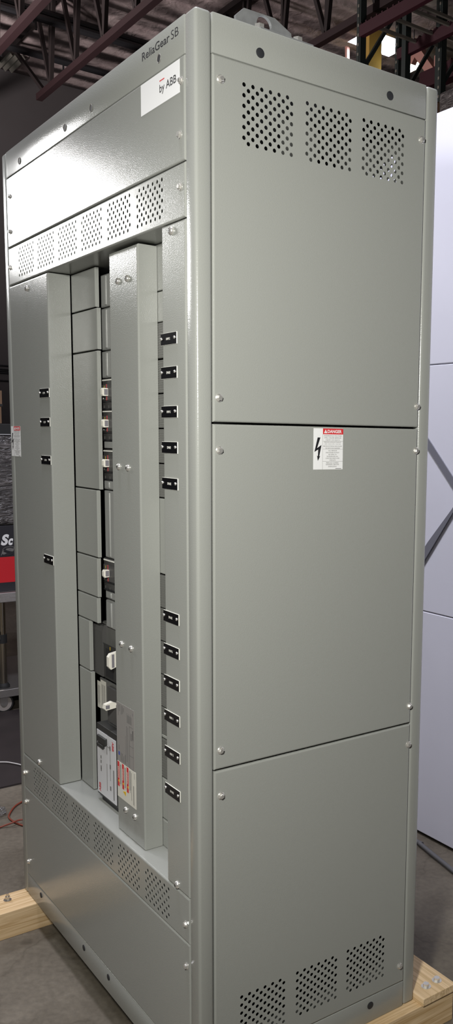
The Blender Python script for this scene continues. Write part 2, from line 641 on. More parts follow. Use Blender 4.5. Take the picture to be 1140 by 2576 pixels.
# side covers
sp1 = part('side_panel', sheet(SIDE, YL + 0.0017, YR - 0.0017, 1.5052, 2.2095,
           holes_block((0.109, 0.263, 0.4152), 2.169, 6, 12, 0.0208, 0.01005), 0.0208, 0.01005), 'paint')
sp2 = part('side_panel', sheet(SIDE, YL + 0.0017, YR - 0.0017, 0.7690, 1.5010), 'paint')
sp3 = part('side_panel', sheet(SIDE, YL + 0.0017, YR - 0.0017, 0.0710, 0.7645,
           holes_block((0.107, 0.260, 0.4118), 0.221, 6, 12, 0.0208, 0.0098), 0.0208, 0.0098), 'paint')
for px, py, pn in ((555, 199, sp1), (551, 1001, sp1), (552, 1133, sp2), (555, 1888, sp2), (556, 2002, sp3),
                   (1061, 352, sp1), (1053, 1023, sp1), (1053, 1134, sp2), (1035, 1775, sp2), (1031, 1872, sp3), (1005, 2430, sp3)):
    a, b = spx(px, py)
    hex_screw(SIDE, min(a, 0.594), b, pn)
hex_screw(SIDE, 0.052, 0.14, sp3)

# front covers
A_ = part('front_panel', sheet(FRONT, XL + g, XR - g, ZA + 0.001, ZT - 0.001), 'paint')
vx = [-0.2530 - 0.1583 * k for k in range(6)]
v1 = part('vent_panel', sheet(FRONT, XL + g, XR - g, ZV, ZA - 0.0012, holes_block(vx, 1.9990, 6, 8, 0.0216, 0.0104, -1), 0.0216, 0.0104, 0.0041, depth=0.10), 'paint')
v2 = part('vent_panel', sheet(FRONT, XL + g, XR - g, ZM, ZL, holes_block(vx, 0.4500, 6, 8, 0.0216, 0.0104, -1), 0.0216, 0.0104, 0.0041, depth=0.10), 'paint')
B_ = part('front_panel', sheet(FRONT, XL + g, XR - g, ZB + 0.001, ZM - 0.0015), 'paint')
part('shelf', bx(NB(), XL + 0.002, XR - 0.002, 0.02, 0.16, ZL - 0.004, ZL - 0.0005), 'paint')
part('recess_ceiling', bx(NB(), XL + 0.002, XR - 0.002, 0.02, 0.16, ZV + 0.0005, ZV + 0.003), 'paint_flat')
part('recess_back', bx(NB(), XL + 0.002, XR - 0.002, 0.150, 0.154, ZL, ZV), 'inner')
LC = -0.832
RC = -0.1485
lc = part('wireway_cover', sheet(FRONT, XL + g, LC, ZL + 0.0022, ZV - 0.0022, depth=0.063), 'paint')
rc = part('wireway_cover', sheet(FRONT, RC, XR - g, ZL + 0.0022, ZV - 0.0022, depth=0.063), 'paint')
for px, py, pn in ((456, 203, A_), (453, 339, A_), (454, 470, v1), (468, 2325, v2), (470, 2430, B_),
                   (24.5, 494, A_), (26, 583, A_), (26, 673, v1), (61, 1941, v2), (66.5, 2016, B_), (73, 2167, B_)):
    a, b = fpx(px, py)
    hex_screw(FRONT, max(min(a, -0.052), -1.143), b, pn, s=0.95)
for px, py, pn in ((432, 581, rc), (447, 2225, rc), (68, 725, lc), (100, 1917, lc)):
    a, b = fpx(px, py)
    pan_screw(FRONT, a, b, pn, s=1.15)

# barrier channel in the middle of the recess
CX0, CX1, CY0 = -0.4700, -0.3125, 0.021
ch = part('barrier_channel', sheet(at_front(CY0), CX0, CX1, 0.4700, 1.9020, depth=0.048), 'paint')
for px, py in ((297, 707.5), (321, 701), (300, 1174), (323, 1177), (307, 1620), (331, 1632), (318, 2037), (341, 2055)):
    a, b = fpx(px, py, CY0)
    pan_screw(at_front(CY0), a, b, ch, s=1.05)

# filler plates left of the breakers
FY = 0.0655


def filler(x0, x1, z0, z1, y=FY, depth=0.0105, m='paint', name='filler_plate'):
    return part(name, sheet(at_front(y), x0, x1, z0, z1, e=0.0022, depth=depth), m)


edges = [1.9062, 1.8030, 1.6945, 1.3290, 1.1443, 1.0345, 0.9614, 0.8155, 0.4700]
rx = [-0.6650, -0.6555, -0.6600, -0.6790, -0.6850, -0.6910, -0.7500, -0.7420]
for k in range(8):
    filler(LC + (0.003 if k in (1, 2) else 0.001), rx[k], edges[k + 1] + 0.0016, edges[k] - 0.0016)
# centre fillers and breakers
BY = 0.085


def cz(py, px=268):
    return P(px, py, 'y', BY).z


BX0, BX1 = -0.676, -0.485
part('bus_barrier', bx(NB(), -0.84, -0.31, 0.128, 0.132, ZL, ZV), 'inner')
for t, b in ((688, 771), (774, 880), (883, 950.5), (1207.5, 1231), (1234, 1402), (1484, 1505), (1509, 1577)):
    bm = sheet(at_front(BY), BX0 + (0 if t < 1300 else -0.003), BX1, cz(b), cz(t), e=0.004, depth=0.03)
    bx(bm, -0.648, -0.636, BY - 0.003, BY + 0.002, cz(b) + 0.004, cz(t) - 0.004, 0.0025, 2)
    part('blank_cover', bm, 'paint_flat', smooth=30)


def breaker(top, bot, xoff=0.0):
    """moulded-case breaker: body, escutcheon, toggle, printed marks"""
    z1, z0 = cz(top), cz(bot)
    h = z1 - z0
    F = at_front(BY)
    bm = bx(NB(), BX0 + xoff, BX1 + xoff, BY, BY + 0.04, z0, z1, 0.002)
    plate(bm, F, BX0 + xoff + 0.006, BX1 + xoff - 0.006, z0 + h * 0.30, z0 + h * 0.80, 0, 0.003)
    for k in range(4):
        plate(bm, F, BX0 + xoff + 0.01 + k * 0.03, BX0 + xoff + 0.012 + k * 0.03, z0 + h * 0.02, z0 + h * 0.13, 0, 0.0012)
    b = part('circuit_breaker', bm, 'breaker', smooth=30)
    bm = NB()
    plate(bm, F, BX0 + xoff + 0.004, BX1 + xoff - 0.004, z1 - h * 0.075, z1 - h * 0.035, 0, 0.002)  # thin pale strip along the top of the breaker face
    part('pale_strip', bm, 'core', b)
    bm = NB()
    plate(bm, F, BX0 + xoff + 0.004, BX1 + xoff - 0.02, z0 + h * 0.235, z0 + h * 0.265, 0, 0.0022)
    plate(bm, F, BX0 + xoff + 0.004, BX1 + xoff - 0.02, z0 - 0.001, z0 + h * 0.04, 0, 0.0022)
    part('slot', bm, 'ink', b)
    hx = -0.6435 + xoff
    bm = NB()
    plate(bm, F, hx + 0.0010, hx + 0.0044, z0 + h * 0.66, z0 + h * 0.81, 0.003, 0.0034)
    plate(bm, F, hx + 0.0010, hx + 0.0044, z0 + h * 0.29, z0 + h * 0.44, 0.003, 0.0034)
    part('on_off_mark', bm, 'redink', b, label='red printed on and off marks')
    bm = NB()
    plate(bm, F, hx - 0.013, hx - 0.0115, z0 + h * 0.68, z0 + h * 0.77, 0.003, 0.0034)
    part('scale_mark', bm, 'yellow', b)
    zc = z0 + h * 0.555
    bm = NB()
    poly(bm, Fr((hx, BY, zc), (0, -1, 0), (0, 0, 1)), [(0, -0.0095), (0.016, -0.0105), (0.0185, -0.006), (0.0185, 0.006), (0.016, 0.0105), (0, 0.0095)], -0.0115, 0)
    tg = part('toggle_handle', bm, 'handle', b, label='ivory toggle handle')
    bm = NB()
    plate(bm, Fr((hx, BY, zc), (0, -1, 0), (0, 0, 1)), 0.004, 0.0135, -0.0075, 0.0075, -0.0121, -0.0115)
    part('toggle_window', bm, 'tglass', b)
    bm = NB()  # black triangle stands for the shadow under the toggle
    poly(bm, F, [(hx - 0.016, zc - 0.012), (hx + 0.001, zc - 0.012), (hx - 0.010, z0 + h * 0.31)], 0.003, 0.0036)
    part('toggle_shadow', bm, 'ink', b)
    bm = NB()
    lathe(bm, F(hx - 0.0185, z0 + h * 0.365, 0.003), F.n, [(0.0022, 0), (0.0018, 0.001), (0, 0.0012)], 10)
    part('trip_button', bm, 'core', b)
    return b


for t, b in ((952, 1030), (1031, 1108), (1130, 1207)):
    breaker(t, b)
breaker(1404, 1483, -0.012)
part('blank_cover', sheet(at_front(BY + 0.002), BX0, BX1, cz(1128), cz(1109.5), e=0.003, depth=0.03), 'paint_flat')

# the two large breakers
def lx(px, py, y=BY):
    return P(px, py, 'y', y)


z1, z0 = lx(270, 1580).z, lx(266, 1704).z
bm = bx(NB(), -0.735, -0.49, BY + 0.006, BY + 0.05, z0, z1 + 0.008, 0.001)
bb = part('frame_breaker', bm, 'breaker_lt')
bm = NB()
plate(bm, at_front(BY), -0.716, -0.694, z0 + 0.004, z1 + 0.006, -0.006, 0.001)
part('side_rail', bm, 'breaker_dk', bb)
bm = NB()
poly(bm, Fr((-0.692, BY, 0), (0, -1, 0), (0, 0, 1)), [(-0.01, z0 + 0.002), (0.006, z0 + 0.002), (0.006, z1 - 0.014), (0.0, z1 + 0.004), (-0.01, z1 + 0.004)], 0, 0.21)
part('front_body', bm, 'breaker', bb)
F = at_front(BY - 0.006)
bm = NB()
plate(bm, F, -0.682, -0.50, z0 + 0.004, z0 + (z1 - z0) * 0.70, 0, 0.001)
plate(bm, F, -0.686, -0.60, z0 + (z1 - z0) * 0.695, z0 + (z1 - z0) * 0.705, 0, 0.0015)
part('escutcheon', bm, 'breaker_dk', bb)
bm = NB()
plate(bm, F, -0.668, -0.62, z0 + 0.010, z0 + (z1 - z0) * 0.62, 0.001, 0.0015)
part('slot', bm, 'ink', bb)
bm = NB()
p0 = P(288, 1658, 'y', BY - 0.012)
G = Fr((p0.x, BY - 0.008, p0.z), (0, -1, 0), (0, 0, 1))
poly(bm, G, [(-0.002, -0.016), (0.020, -0.024), (0.026, -0.016), (0.026, 0.010), (0.020, 0.018), (-0.002, 0.022)], -0.014, 0)
th = part('toggle_handle', bm, 'handle', bb, label='large ivory toggle handle')
bm = NB()
plate(bm, G, 0.0105, 0.0175, -0.019, 0.017, -0.0146, -0.014)
part('toggle_window', bm, 'tglass', bb)
bm = NB()
a, b = fpx(277.5, 1632, BY - 0.006)
plate(bm, F, a, a + 0.002, b - 0.005, b + 0.005, 0, 0.0016)
part('scale_mark', bm, 'yellow', bb)

z1, z0 = lx(256, 1707).z, lx(258, 1831).z
bm = bx(NB(), -0.735, -0.49, BY + 0.002, BY + 0.05, z0, z1, 0.001)
bb = part('main_breaker', bm, 'breaker_lt')
bm = NB()
plate(bm, at_front(BY), -0.655, -0.49, z0 + 0.026, z1 - 0.006, -0.002, 0.010)
plate(bm, at_front(BY), -0.630, -0.49, z0 + 0.045, z1 - 0.040, 0.010, 0.016)
part('front_body', bm, 'breaker', bb)
bm = NB()
for k, (xa, zz, hh) in enumerate(((-0.672, 0.020, 0.014), (-0.700, 0.006, 0.012))):
    plate(bm, at_front(BY), xa, -0.49, z0 + zz, z0 + zz + hh, 0, 0.012 + 0.004 * k)
part('terminal_ledge', bm, 'breaker_dk', bb)
F = at_front(BY + 0.002)
for a0, a1, zt, zb in ((246, 253.6, 1713, 1779), (254.6, 267.0, 1713, 1784)):
    bm = NB()
    q0, q1 = fpx(a0, 1745, BY + 0.002)[0], fpx(a1, 1745, BY + 0.002)[0]
    zt_, zb_ = fpx((a0 + a1) / 2, zt, BY + 0.002)[1], fpx((a0 + a1) / 2, zb, BY + 0.002)[1]
    plate(bm, F, q0, q1, zb_, zt_, 0, 0.0006, 0)
    for k in range(4):
        u = q0 + (q1 - q0) * (0.18 + 0.2 * k)
        plate(bm, F, u, u + (q1 - q0) * 0.07, zb_ + (0.01 + 0.005 * (k % 2)), zt_ - 0.012, 0.0006, 0.0008, 1)
    part('data_sticker', bm, ['cream', 'greyink'], bb, label='pale data sticker with vertical print')
bm = NB()
p0 = P(292, 1772, 'y', BY - 0.01)
G = Fr((p0.x, BY - 0.010, p0.z), (0, -1, 0), (0, 0, 1))
poly(bm, G, [(-0.002, -0.004), (0.034, -0.008), (0.038, -0.003), (0.036, 0.008), (0.016, 0.013), (-0.002, 0.004)], -0.014, 0)
part('toggle_handle', bm, 'handle', bb, label='ivory lever thrown outward')
bm = NB()
plate(bm, G, 0.024, 0.035, -0.004, 0.006, -0.0146, -0.014)
part('toggle_window', bm, 'tglass', bb)

# surge protective device
dy = 0.052
c0, c1, c2, c3 = (P(244, 1831, 'y', dy), P(291.5, 1866, 'y', dy), P(248.5, 1990, 'y', dy), P(294.5, 2026, 'y', dy))
dx0, dx1 = (c0.x + c2.x) / 2, (c1.x + c3.x) / 2
dz1, dz0 = (c0.z + c1.z) / 2, (c2.z + c3.z) / 2
dev = part('surge_protector', bx(NB(), dx0 - 0.004, dx1 + 0.010, dy, dy + 0.045, dz0 - 0.006, dz1 + 0.018, 0.0015), 'breaker_dk')
F = at_front(dy)
bm = NB()
plate(bm, F, dx0, dx1, dz0, dz1, 0, 0.0012)
part('face_label', bm, 'devwhite', dev, label='white printed face label')
bm = NB()
w_, h_ = dx1 - dx0, dz1 - dz0
lettering(bm, F, 'ABB', dx0 + w_ * 0.86, dz1 - h_ * 0.115, 0.026, 0.0115, 0.0016, 0.03, 0, -90)
lettering(bm, F, 'ABB', dx0 + w_ * 0.13, dz0 + h_ * 0.10, 0.026, 0.0115, 0.0016, 0.03, 0, 90)
part('logo', bm, 'red', dev, label='red printed maker logo')
bm = NB()
plate(bm, F, dx0 + w_ * 0.70, dx0 + w_ * 0.712, dz0 + h_ * 0.32, dz1 - h_ * 0.16, 0.0012, 0.0016)
plate(bm, F, dx0 + w_ * 0.55, dx0 + w_ * 0.712, dz1 - h_ * 0.175, dz1 - h_ * 0.168, 0.0012, 0.0016)
plate(bm, F, dx0 + w_ * 0.53, dx0 + w_ * 0.55, dz1 - h_ * 0.30, dz1 - h_ * 0.05, 0.0012, 0.0016)
plate(bm, F, dx0 + w_ * 0.52, dx0 + w_ * 0.535, dz0 + h_ * 0.12, dz1 - h_ * 0.45, 0.0012, 0.0016)
for v in (0.17, 0.46, 0.80):
    plate(bm, F, dx0 + w_ * 0.685, dx0 + w_ * 0.735, dz1 - h_ * v - 0.006, dz1 - h_ * v + 0.006, 0.0012, 0.0018)
for v in (0.40, 0.47, 0.56, 0.60):
    plate(bm, F, dx0 + w_ * 0.19, dx0 + w_ * 0.23, dz1 - h_ * v - 0.006, dz1 - h_ * v + 0.003, 0.0012, 0.0016)
plate(bm, F, dx0 + w_ * 0.86, dx0 + w_ * 0.90, dz0 + h_ * 0.05, dz1 - h_ * 0.48, 0.0012, 0.0016)
part('printing', bm, 'greyink', dev)
bm = NB()
for k, (u0, u1, v0, v1, c) in enumerate(((0.10, 0.56, 0.060, 0.155, 0.008), (0.14, 0.46, 0.150, 0.19, 0.006), (0.08, 0.42, 0.185, 0.235, 0.008))):
    bx(bm, dx0 + w_ * u0, dx0 + w_ * u1, dy - c, dy - 0.001, dz1 - h_ * v1, dz1 - h_ * v0, 0.001)
part('connector', bm, 'breaker_dk', dev)
part('shadow_block', bx(NB(), -0.668, dx1 + 0.010, 0.061, 0.097, ZL, dz0 - 0.006), 'ink', dev)  # black block in place of the shadow beneath the device

# fillers and breakers seen in the slit beside the right cover
RX0 = -0.330
SZ = [(1.9060, 1.8030, 'f'), (1.8010, 1.7335, 'f'), (1.7315, 1.6520, 'b'), (1.6480, 1.5735, 'b'), (1.5705, 1.4935, 'b'), (1.4905, 1.4125, 'b'),
      (1.4095, 1.3325, 'b'), (1.3295, 1.1510, 'f'), (1.1470, 1.0695, 'b'), (1.0670, 0.9890, 'b'), (0.9860, 0.9070, 'b'), (0.9040, 0.8265, 'b'),
      (0.8240, 0.7570, 'b'), (0.7555, 0.7475, 'f'), (0.7445, 0.6485, 'b'), (0.6445, 0.5425, 'f'), (0.5385, 0.4700, 'f')]
for t, b, k in SZ:
    if k == 'f':
        filler(RX0, RC + 0.01, b, t, 0.070, 0.02)
    else:
        bm = bx(NB(), RX0, RC + 0.01, 0.070, 0.10, b, t, 0.001)
        for i in range(14):
            z = b + (t - b) * (i + 0.5) / 14
            plate(bm, at_front(0.070), RX0 + 0.002, RC + 0.008, z - 0.0009, z + 0.0009, 0, 0.0007)
        part('feeder_breaker', bm, 'breaker_lt')

# nameplates
def nameplate(px, py, body, left=False, z=None):
    x, zc = fpx(px, py)
    if left:
        x0, x1 = LC - 0.077, LC - 0.003
        if py > 1300:
            x0, x1 = x0 + 0.0, x1 + 0.0
    else:
        x0, x1 = RC - 0.0045, RC + 0.0665
    h = 0.0245 / 2 * 1.0
    bm = NB()
    plate(bm, FRONT, x0, x1, zc - h, zc + h, 0.0, 0.0014, 1)
    plate(bm, FRONT, x0 + 0.0006, x1 - 0.0006, zc - h + 0.0005, zc + h - 0.0005, 0.0014, 0.0020, 0)
    np_ = part('nameplate', bm, ['black', 'core'])
    np_['label'] = 'black engraved nameplate reading ' + body
    bm = NB()
    lettering(bm, FRONT, body, (x0 + x1) / 2 - 0.001, zc, (0.0062 if left else 0.0035) * len(body), 0.0052, 0.0023, 0.02)
    part('lettering', bm, 'core', np_)
    for xx in (x0 + 0.0035, x1 - 0.0075):
        pan_screw(FRONT, xx, zc + 0.001, np_, 0.002, 0.44)
    return np_


for py, body in ((851.5, 'HWP-2'), (937, 'SPARE'), (1036, 'HWP-3'), (1126, 'SPARE'), (1217, 'SPARE'), (1553, 'SPARE'), (1637, 'HWP-5'),
                 (1716, 'HWP-7'), (1804, 'HRP-1'), (1895, 'HRP-3'), (1988.5, 'SPARE')):
    nameplate(430, py, body)
for py, body in ((989, 'CPR'), (1062, 'CRF'), (1156.5, 'CPR'), (1405, 'CRF')):
    nameplate(108 if py < 1300 else 116, py, body, True)


# stickers
def danger(F, a0, a1, b0, b1):
    w, h = a1 - a0, b1 - b0
    U = lambda u: a0 + w * u
    Vv = lambda v: b1 - h * v
    bm = NB()
    plate(bm, F, a0, a1, b0, b1, 0, 0.0004, 0)
    plate(bm, F, U(0.31), a1, Vv(0.142), b1 - h * 0.002, 0.0004, 0.0006, 1)
    lab = part('danger_label', bm, ['white', 'red'], label='white danger sticker with red heading and black lightning bolt')
    bm = NB()
    for v in (0.31, 0.503, 0.80):
        plate(bm, F, U(0.31), a1, Vv(v) - 0.0002, Vv(v) + 0.0002, 0.0004, 0.0006)
    plate(bm, F, U(0.305), U(0.309), b0, Vv(0.142), 0.0004, 0.0006)
    part('ruled_line', bm, 'greyink', lab)
    bm = NB()
    pts = [(300, 415), (370, 415), (285, 695), (400, 610), (345, 910), (370, 898), (310, 1025), (290, 885), (312, 905), (318, 725), (220, 790)]
    poly(bm, F, [(U((x - 195) / 780), Vv((y - 175) / 1078)) for x, y in pts][::-1], 0.0004, 0.0007)
    part('lightning_bolt', bm, 'ink', lab)
    bm = NB()
    lettering(bm, F, 'DANGER', U(0.705), Vv(0.073), w * 0.48, h * 0.078, 0.0008, 0.03)
    poly(bm, F, [(U(0.345), Vv(0.116)), (U(0.455), Vv(0.116)), (U(0.40), Vv(0.028))], 0.0006, 0.0008)
    part('heading', bm, 'white', lab)
    bm = NB()
    plate(bm, F, U(0.397), U(0.403), Vv(0.09), Vv(0.06), 0.0008, 0.0010)
    plate(bm, F, U(0.397), U(0.403), Vv(0.106), Vv(0.098), 0.0008, 0.0010)
    L = [('HAZARDOUS VOLTAGE', .178, .60, .034), ('WILL CAUSE SERIOUS', .228, .58, .034), ('INJURY OR DEATH', .283, .48, .034),
         ('PERFORM LOCKOUT/TAGOUT', .335, .58, .028), ('(REF. OSHA STD. 1910.147)', .383, .55, .028), ('BEFORE ENTERING ENCLOSURE', .431, .63, .028), ('OR REMOVING BARRIERS', .480, .50, .028),
         ('ALL SERVICE', .540, .29, .030), ('DISCONNECTS MUST', .588, .46, .030), ('BE OPEN TO', .634, .27, .030), ('DE-ENERGIZE ALL', .680, .39, .030), ('LOAD BUS BARS AND', .727, .47, .030), ('CIRCUITS', .772, .21, .030),
         ('REPLACE COVERS/', .838, .42, .032), ('BARRIERS, BEFORE', .882, .44, .032), ('ENERGIZING', .928, .28, .032)]
    for s, v, ww, hh in L:
        lettering(bm, F, s, U(0.645), Vv(v), w * ww, h * hh, 0.0006)
    plate(bm, F, U(0.75), U(0.95), Vv(0.985), Vv(0.972), 0.0004, 0.0006)
    part('lettering', bm, 'greyink', lab)
    return lab


q = [spx(*p) for p in ((789.8, 1076.6), (864, 1079.0), (861.2, 1180.7), (787.4, 1181.2))]
danger(SIDE, (q[0][0] + q[3][0]) / 2, (q[1][0] + q[2][0]) / 2, (q[2][1] + q[3][1]) / 2, (q[0][1] + q[1][1]) / 2)
q = [fpx(*p) for p in ((28.3, 1072), (50.8, 1072.5), (53, 1148.5), (29.8, 1147))]
danger(FRONT, (q[0][0] + q[3][0]) / 2, (q[1][0] + q[2][0]) / 2, (q[2][1] + q[3][1]) / 2, (q[0][1] + q[1][1]) / 2)

# maker's plate and heading
q = [fpx(*p) for p in ((354, 214.3), (452, 148), (452.8, 232.8), (356, 293))]
a0, a1, b0, b1 = (q[0][0] + q[3][0]) / 2, (q[1][0] + q[2][0]) / 2, (q[2][1] + q[3][1]) / 2, (q[0][1] + q[1][1]) / 2
b1 = min(b1, ZT - 0.004)
bm = NB()
plate(bm, FRONT, a0, a1, b0, b1, 0, 0.0004)
mk = part('maker_label', bm, 'white', label='white sticker reading by ABB under a short red line')
w_, h_ = a1 - a0, b1 - b0
bm = NB()
p1, p2 = fpx(403, 236 - 2), fpx(443, 212)
lettering(bm, FRONT, 'by ABB', (p1[0] + p2[0]) / 2, fpx(423, 214)[1] + 0.0005, p2[0] - p1[0] + 0.004, 0.0205, 0.0006, 0.008)
part('lettering', bm, 'ink', mk)
bm = NB()
p1, p2 = fpx(402, 204.6), fpx(414, 197)
plate(bm, FRONT, p1[0], p2[0], (p1[1] + p2[1]) / 2 - 0.0011, (p1[1] + p2[1]) / 2 + 0.0011, 0.0004, 0.0007)
part('red_line', bm, 'red', mk)
bm = NB()
p1, p2 = fpx(358, 152), fpx(427, 107)
p3, p4 = fpx(431, 98), fpx(449.5, 86)
zt = (fpx(359, 131)[1] + fpx(448, 68)[1]) / 2
zb = (fpx(360, 152)[1] + fpx(448, 90)[1]) / 2
lettering(bm, FRONT, 'ReliaGear', (p1[0] + p2[0]) / 2, (zt + zb) / 2, p2[0] - p1[0], zt - zb, 0.0006, 0.006)
lettering(bm, FRONT, 'SB', (p3[0] + p4[0]) / 2, (zt + zb) / 2, p4[0] - p3[0], zt - zb, 0.0006, -0.012)
part('product_lettering', bm, 'ink', label='black lettering reading ReliaGear SB')

# rating label and warning label on the channel
F = at_front(CY0)


def chq(pts):
    q = [fpx(x, y, CY0) for x, y in pts]
    return (q[0][0] + q[3][0]) / 2, (q[1][0] + q[2][0]) / 2, (q[2][1] + q[3][1]) / 2, (q[0][1] + q[1][1]) / 2


a0, a1, b0, b1 = chq(((290.6, 1759.8), (337.4, 1790.8), (339.2, 1941), (294.5, 1911)))
a0 = max(a0, CX0 + 0.002)
bm = NB()
plate(bm, F, a0, a1, b0, b1, 0, 0.0004)
rl = part('rating_label', bm, 'silver', label='silver rating label with small vertical print')
w_, h_ = a1 - a0, b1 - b0
bm = NB()
U = lambda u: a0 + w_ * u
Vv = lambda v: b1 - h_ * v
for u, v0, v1, ww in ((.10, .04, .22, .02), (.16, .03, .14, .03), (.27, .03, .18, .03), (.34, .03, .16, .03), (.40, .05, .12, .03), (.50, .50, .98, .012), (.57, .32, .92, .03), (.64, .33, .99, .012),
                      (.72, .30, .99, .02), (.80, .40, .52, .06), (.90, .34, .50, .04), (.93, .34, .99, .01), (.10, .72, .80, .03), (.22, .83, .97, .03), (.30, .83, .97, .03), (.38, .86, .97, .03), (.46, .82, .97, .03), (.92, .05, .10, .02)):
    plate(bm, F, U(u), U(u + ww), Vv(v1), Vv(v0), 0.0004, 0.0006)
for k in range(9):
    plate(bm, F, U(.60 + k * .03), U(.618 + k * .03), Vv(.26), Vv(.13 - .03 * (k % 3 == 0)), 0.0004, 0.0006)
for v in (.30, .62, .78, .99):
    plate(bm, F, U(.72), U(.94), Vv(v) - 0.0005, Vv(v) + 0.0005, 0.0004, 0.0006)
part('printing', bm, 'greyink', rl)
bm = NB()
plate(bm, F, U(.08), U(.16), Vv(.89), Vv(.83), 0.0004, 0.0006)
part('printed_mark', bm, 'blue', rl, label='blue printed mark')

a0, a1, b0, b1 = chq(((294.5, 1911), (341.3, 1944), (344, 2037), (297.8, 2002)))
a0 = max(a0, CX0 + 0.002)
bm = NB()
plate(bm, F, a0, a1, b0, b1, 0, 0.0006)
wl = part('warning_label', bm, 'cream', label='cream warning sticker with three red upright headings')
w_, h_ = a1 - a0, b1 - b0
bm = NB()
for u in (0.02, 0.27, 0.52):
    plate(bm, F, U(u), U(u + 0.095), Vv(.70), Vv(.01), 0.0006, 0.0009)
part('red_heading', bm, 'red', wl)
bm = NB()
for u in (0.02, 0.27, 0.52):
    poly(bm, F, [(U(u + 0.09), Vv(.585)), (U(u + 0.09), Vv(.505)), (U(u + .02), Vv(.545))], 0.0009, 0.0012)
poly(bm, F, [(U(.30), Vv(.765)), (U(.46), Vv(.72)), (U(.46), Vv(.845))], 0.0006, 0.0010)
part('hazard_triangle', bm, 'yellow', wl)
bm = NB()
for u in (0.02, 0.27, 0.52):
    lettering(bm, F, 'DANGER' if u < 0.2 else 'WARNING', U(u + 0.047), Vv(.30), h_ * 0.33, w_ * 0.06, 0.0012, 0.02, 0, 90)
part('heading', bm, 'cream', wl)
bm = NB()
for u, v0, v1 in ((.15, .06, .62), (.18, .06, .66), (.21, .06, .60), (.40, .06, .64), (.43, .06, .62), (.46, .06, .66), (.66, .05, .60), (.69, .05, .66), (.72, .05, .58), (.77, .08, .84), (.86, .40, .92), (.89, .40, .94), (.92, .05, .20)):
    plate(bm, F, U(u), U(u + 0.012), Vv(v1), Vv(v0), 0.0006, 0.0009)
part('printing', bm, 'greyink', wl)

# lifting bracket on the roof
zt = H
def rp(px, py, x=-0.14):
    p = P(px, py, 'x', x)
    return p.y, p.z


SB = Fr((-0.05, 0, 0), (0, 1, 0), (0, 0, 1))
def rq(px, py):
    p = P(px, py, 'x', -0.05)
    return p.y, p.z


prof = [rq(594, 45), rq(594, 36), rq(614, 19.5), rq(692, 46), rq(733, 85)]
y_end = rq(758, 101)[0]
bm = NB()
pts = [(prof[0][0], H - 0.004)] + [prof[0], prof[1], prof[2], prof[3], prof[4]] + [(prof[4][0] + 0.004, H - 0.004)]
# plate with a lifting hole, made as two halves around the eye
hc = rq(665, 64)
R = 0.0185
n = 24
outer, inner = [], []


def ray_hit(c, ang, poly_):
    dx, dy = math.cos(ang), math.sin(ang)
    best = None
    for (x0, y0), (x1, y1) in zip(poly_, poly_[1:] + poly_[:1]):
        ex, ey = x1 - x0, y1 - y0
        den = dx * ey - dy * ex
        if abs(den) < 1e-9:
            continue
        t = ((x0 - c[0]) * ey - (y0 - c[1]) * ex) / den
        s = ((x0 - c[0]) * dy - (y0 - c[1]) * dx) / den
        if t > 0 and -1e-6 <= s <= 1 + 1e-6 and (best is None or t < best):
            best = t
    return (c[0] + dx * best, c[1] + dy * best)


angs = sorted([2 * math.pi * k / n for k in range(n)] + [math.atan2(y - hc[1], x - hc[0]) % (2 * math.pi) for x, y in pts])
for gq in angs:
    h_ = ray_hit(hc, gq, pts)
    q_ = (hc[0] + R * math.cos(gq), hc[1] + R * math.sin(gq))
    outer.append([bm.verts.new(SB(h_[0], h_[1], c)) for c in (-0.008, 0.0)])
    inner.append([bm.verts.new(SB(q_[0], q_[1], c)) for c in (-0.008, 0.0)])
for i in range(len(angs)):
    j = (i + 1) % len(angs)
    bm.faces.new((outer[i][1], outer[j][1], inner[j][1], inner[i][1]))
    bm.faces.new((outer[j][0], outer[i][0], inner[i][0], inner[j][0]))
    bm.faces.new((outer[i][0], outer[j][0], outer[j][1], outer[i][1]))
    bm.faces.new((inner[j][0], inner[i][0], inner[i][1], inner[j][1]))
bx(bm, -0.075, -0.004, rq(625, 58)[0], y_end, H - 0.004, H + 0.0035, 0.001)
lb = part('lifting_plate', bm, 'galv', label='galvanised lifting plate with round eye')
for px, dz in ((637, 0.0), (733, 0.0)):
    y = rq(px, 80)[0]
    bm = NB()
    cyl(bm, (-0.026, y, H + 0.003), (-0.026, y, H + 0.017), 0.0105, n=6)
    lathe(bm, (-0.026, y, H + 0.003), (0, 0, 1), [(0.014, 0), (0.014, 0.002), (0, 0.002)], 18)
    part('bolt', bm, 'zinc', lb, 25)

# ------------------------------------------------------------------ SHIPPING SKID
skid = empty('shipping_skid', (-0.6, 0.3, FZ), 'pale pine skid of two beams and a rear plank carrying the cabinet', 'skid')
skid_parts = []


def spart(name, bm, m, par=skid, smooth=None):
    o = obj(name, bm, m, None, smooth)
    o.parent = par
    o.matrix_parent_inverse = par.matrix_world.inverted() if par is not skid else Matrix.Translation(-V(skid.location))
    return o


bl = spart('beam', bx(NB(), -1.187, -1.07, -0.42, 0.80, FZ, -0.0005, 0.002), 'pine_y')
br = spart('beam', bx(NB(), -0.09, 0.0300, -0.13, 0.755, FZ, -0.0005, 0.002), 'pine_y')
pk = spart('plank', bx(NB(), -1.30, 0.0360, 0.6385, 0.757, -0.0005, 0.0205, 0.0015), 'pine_x')


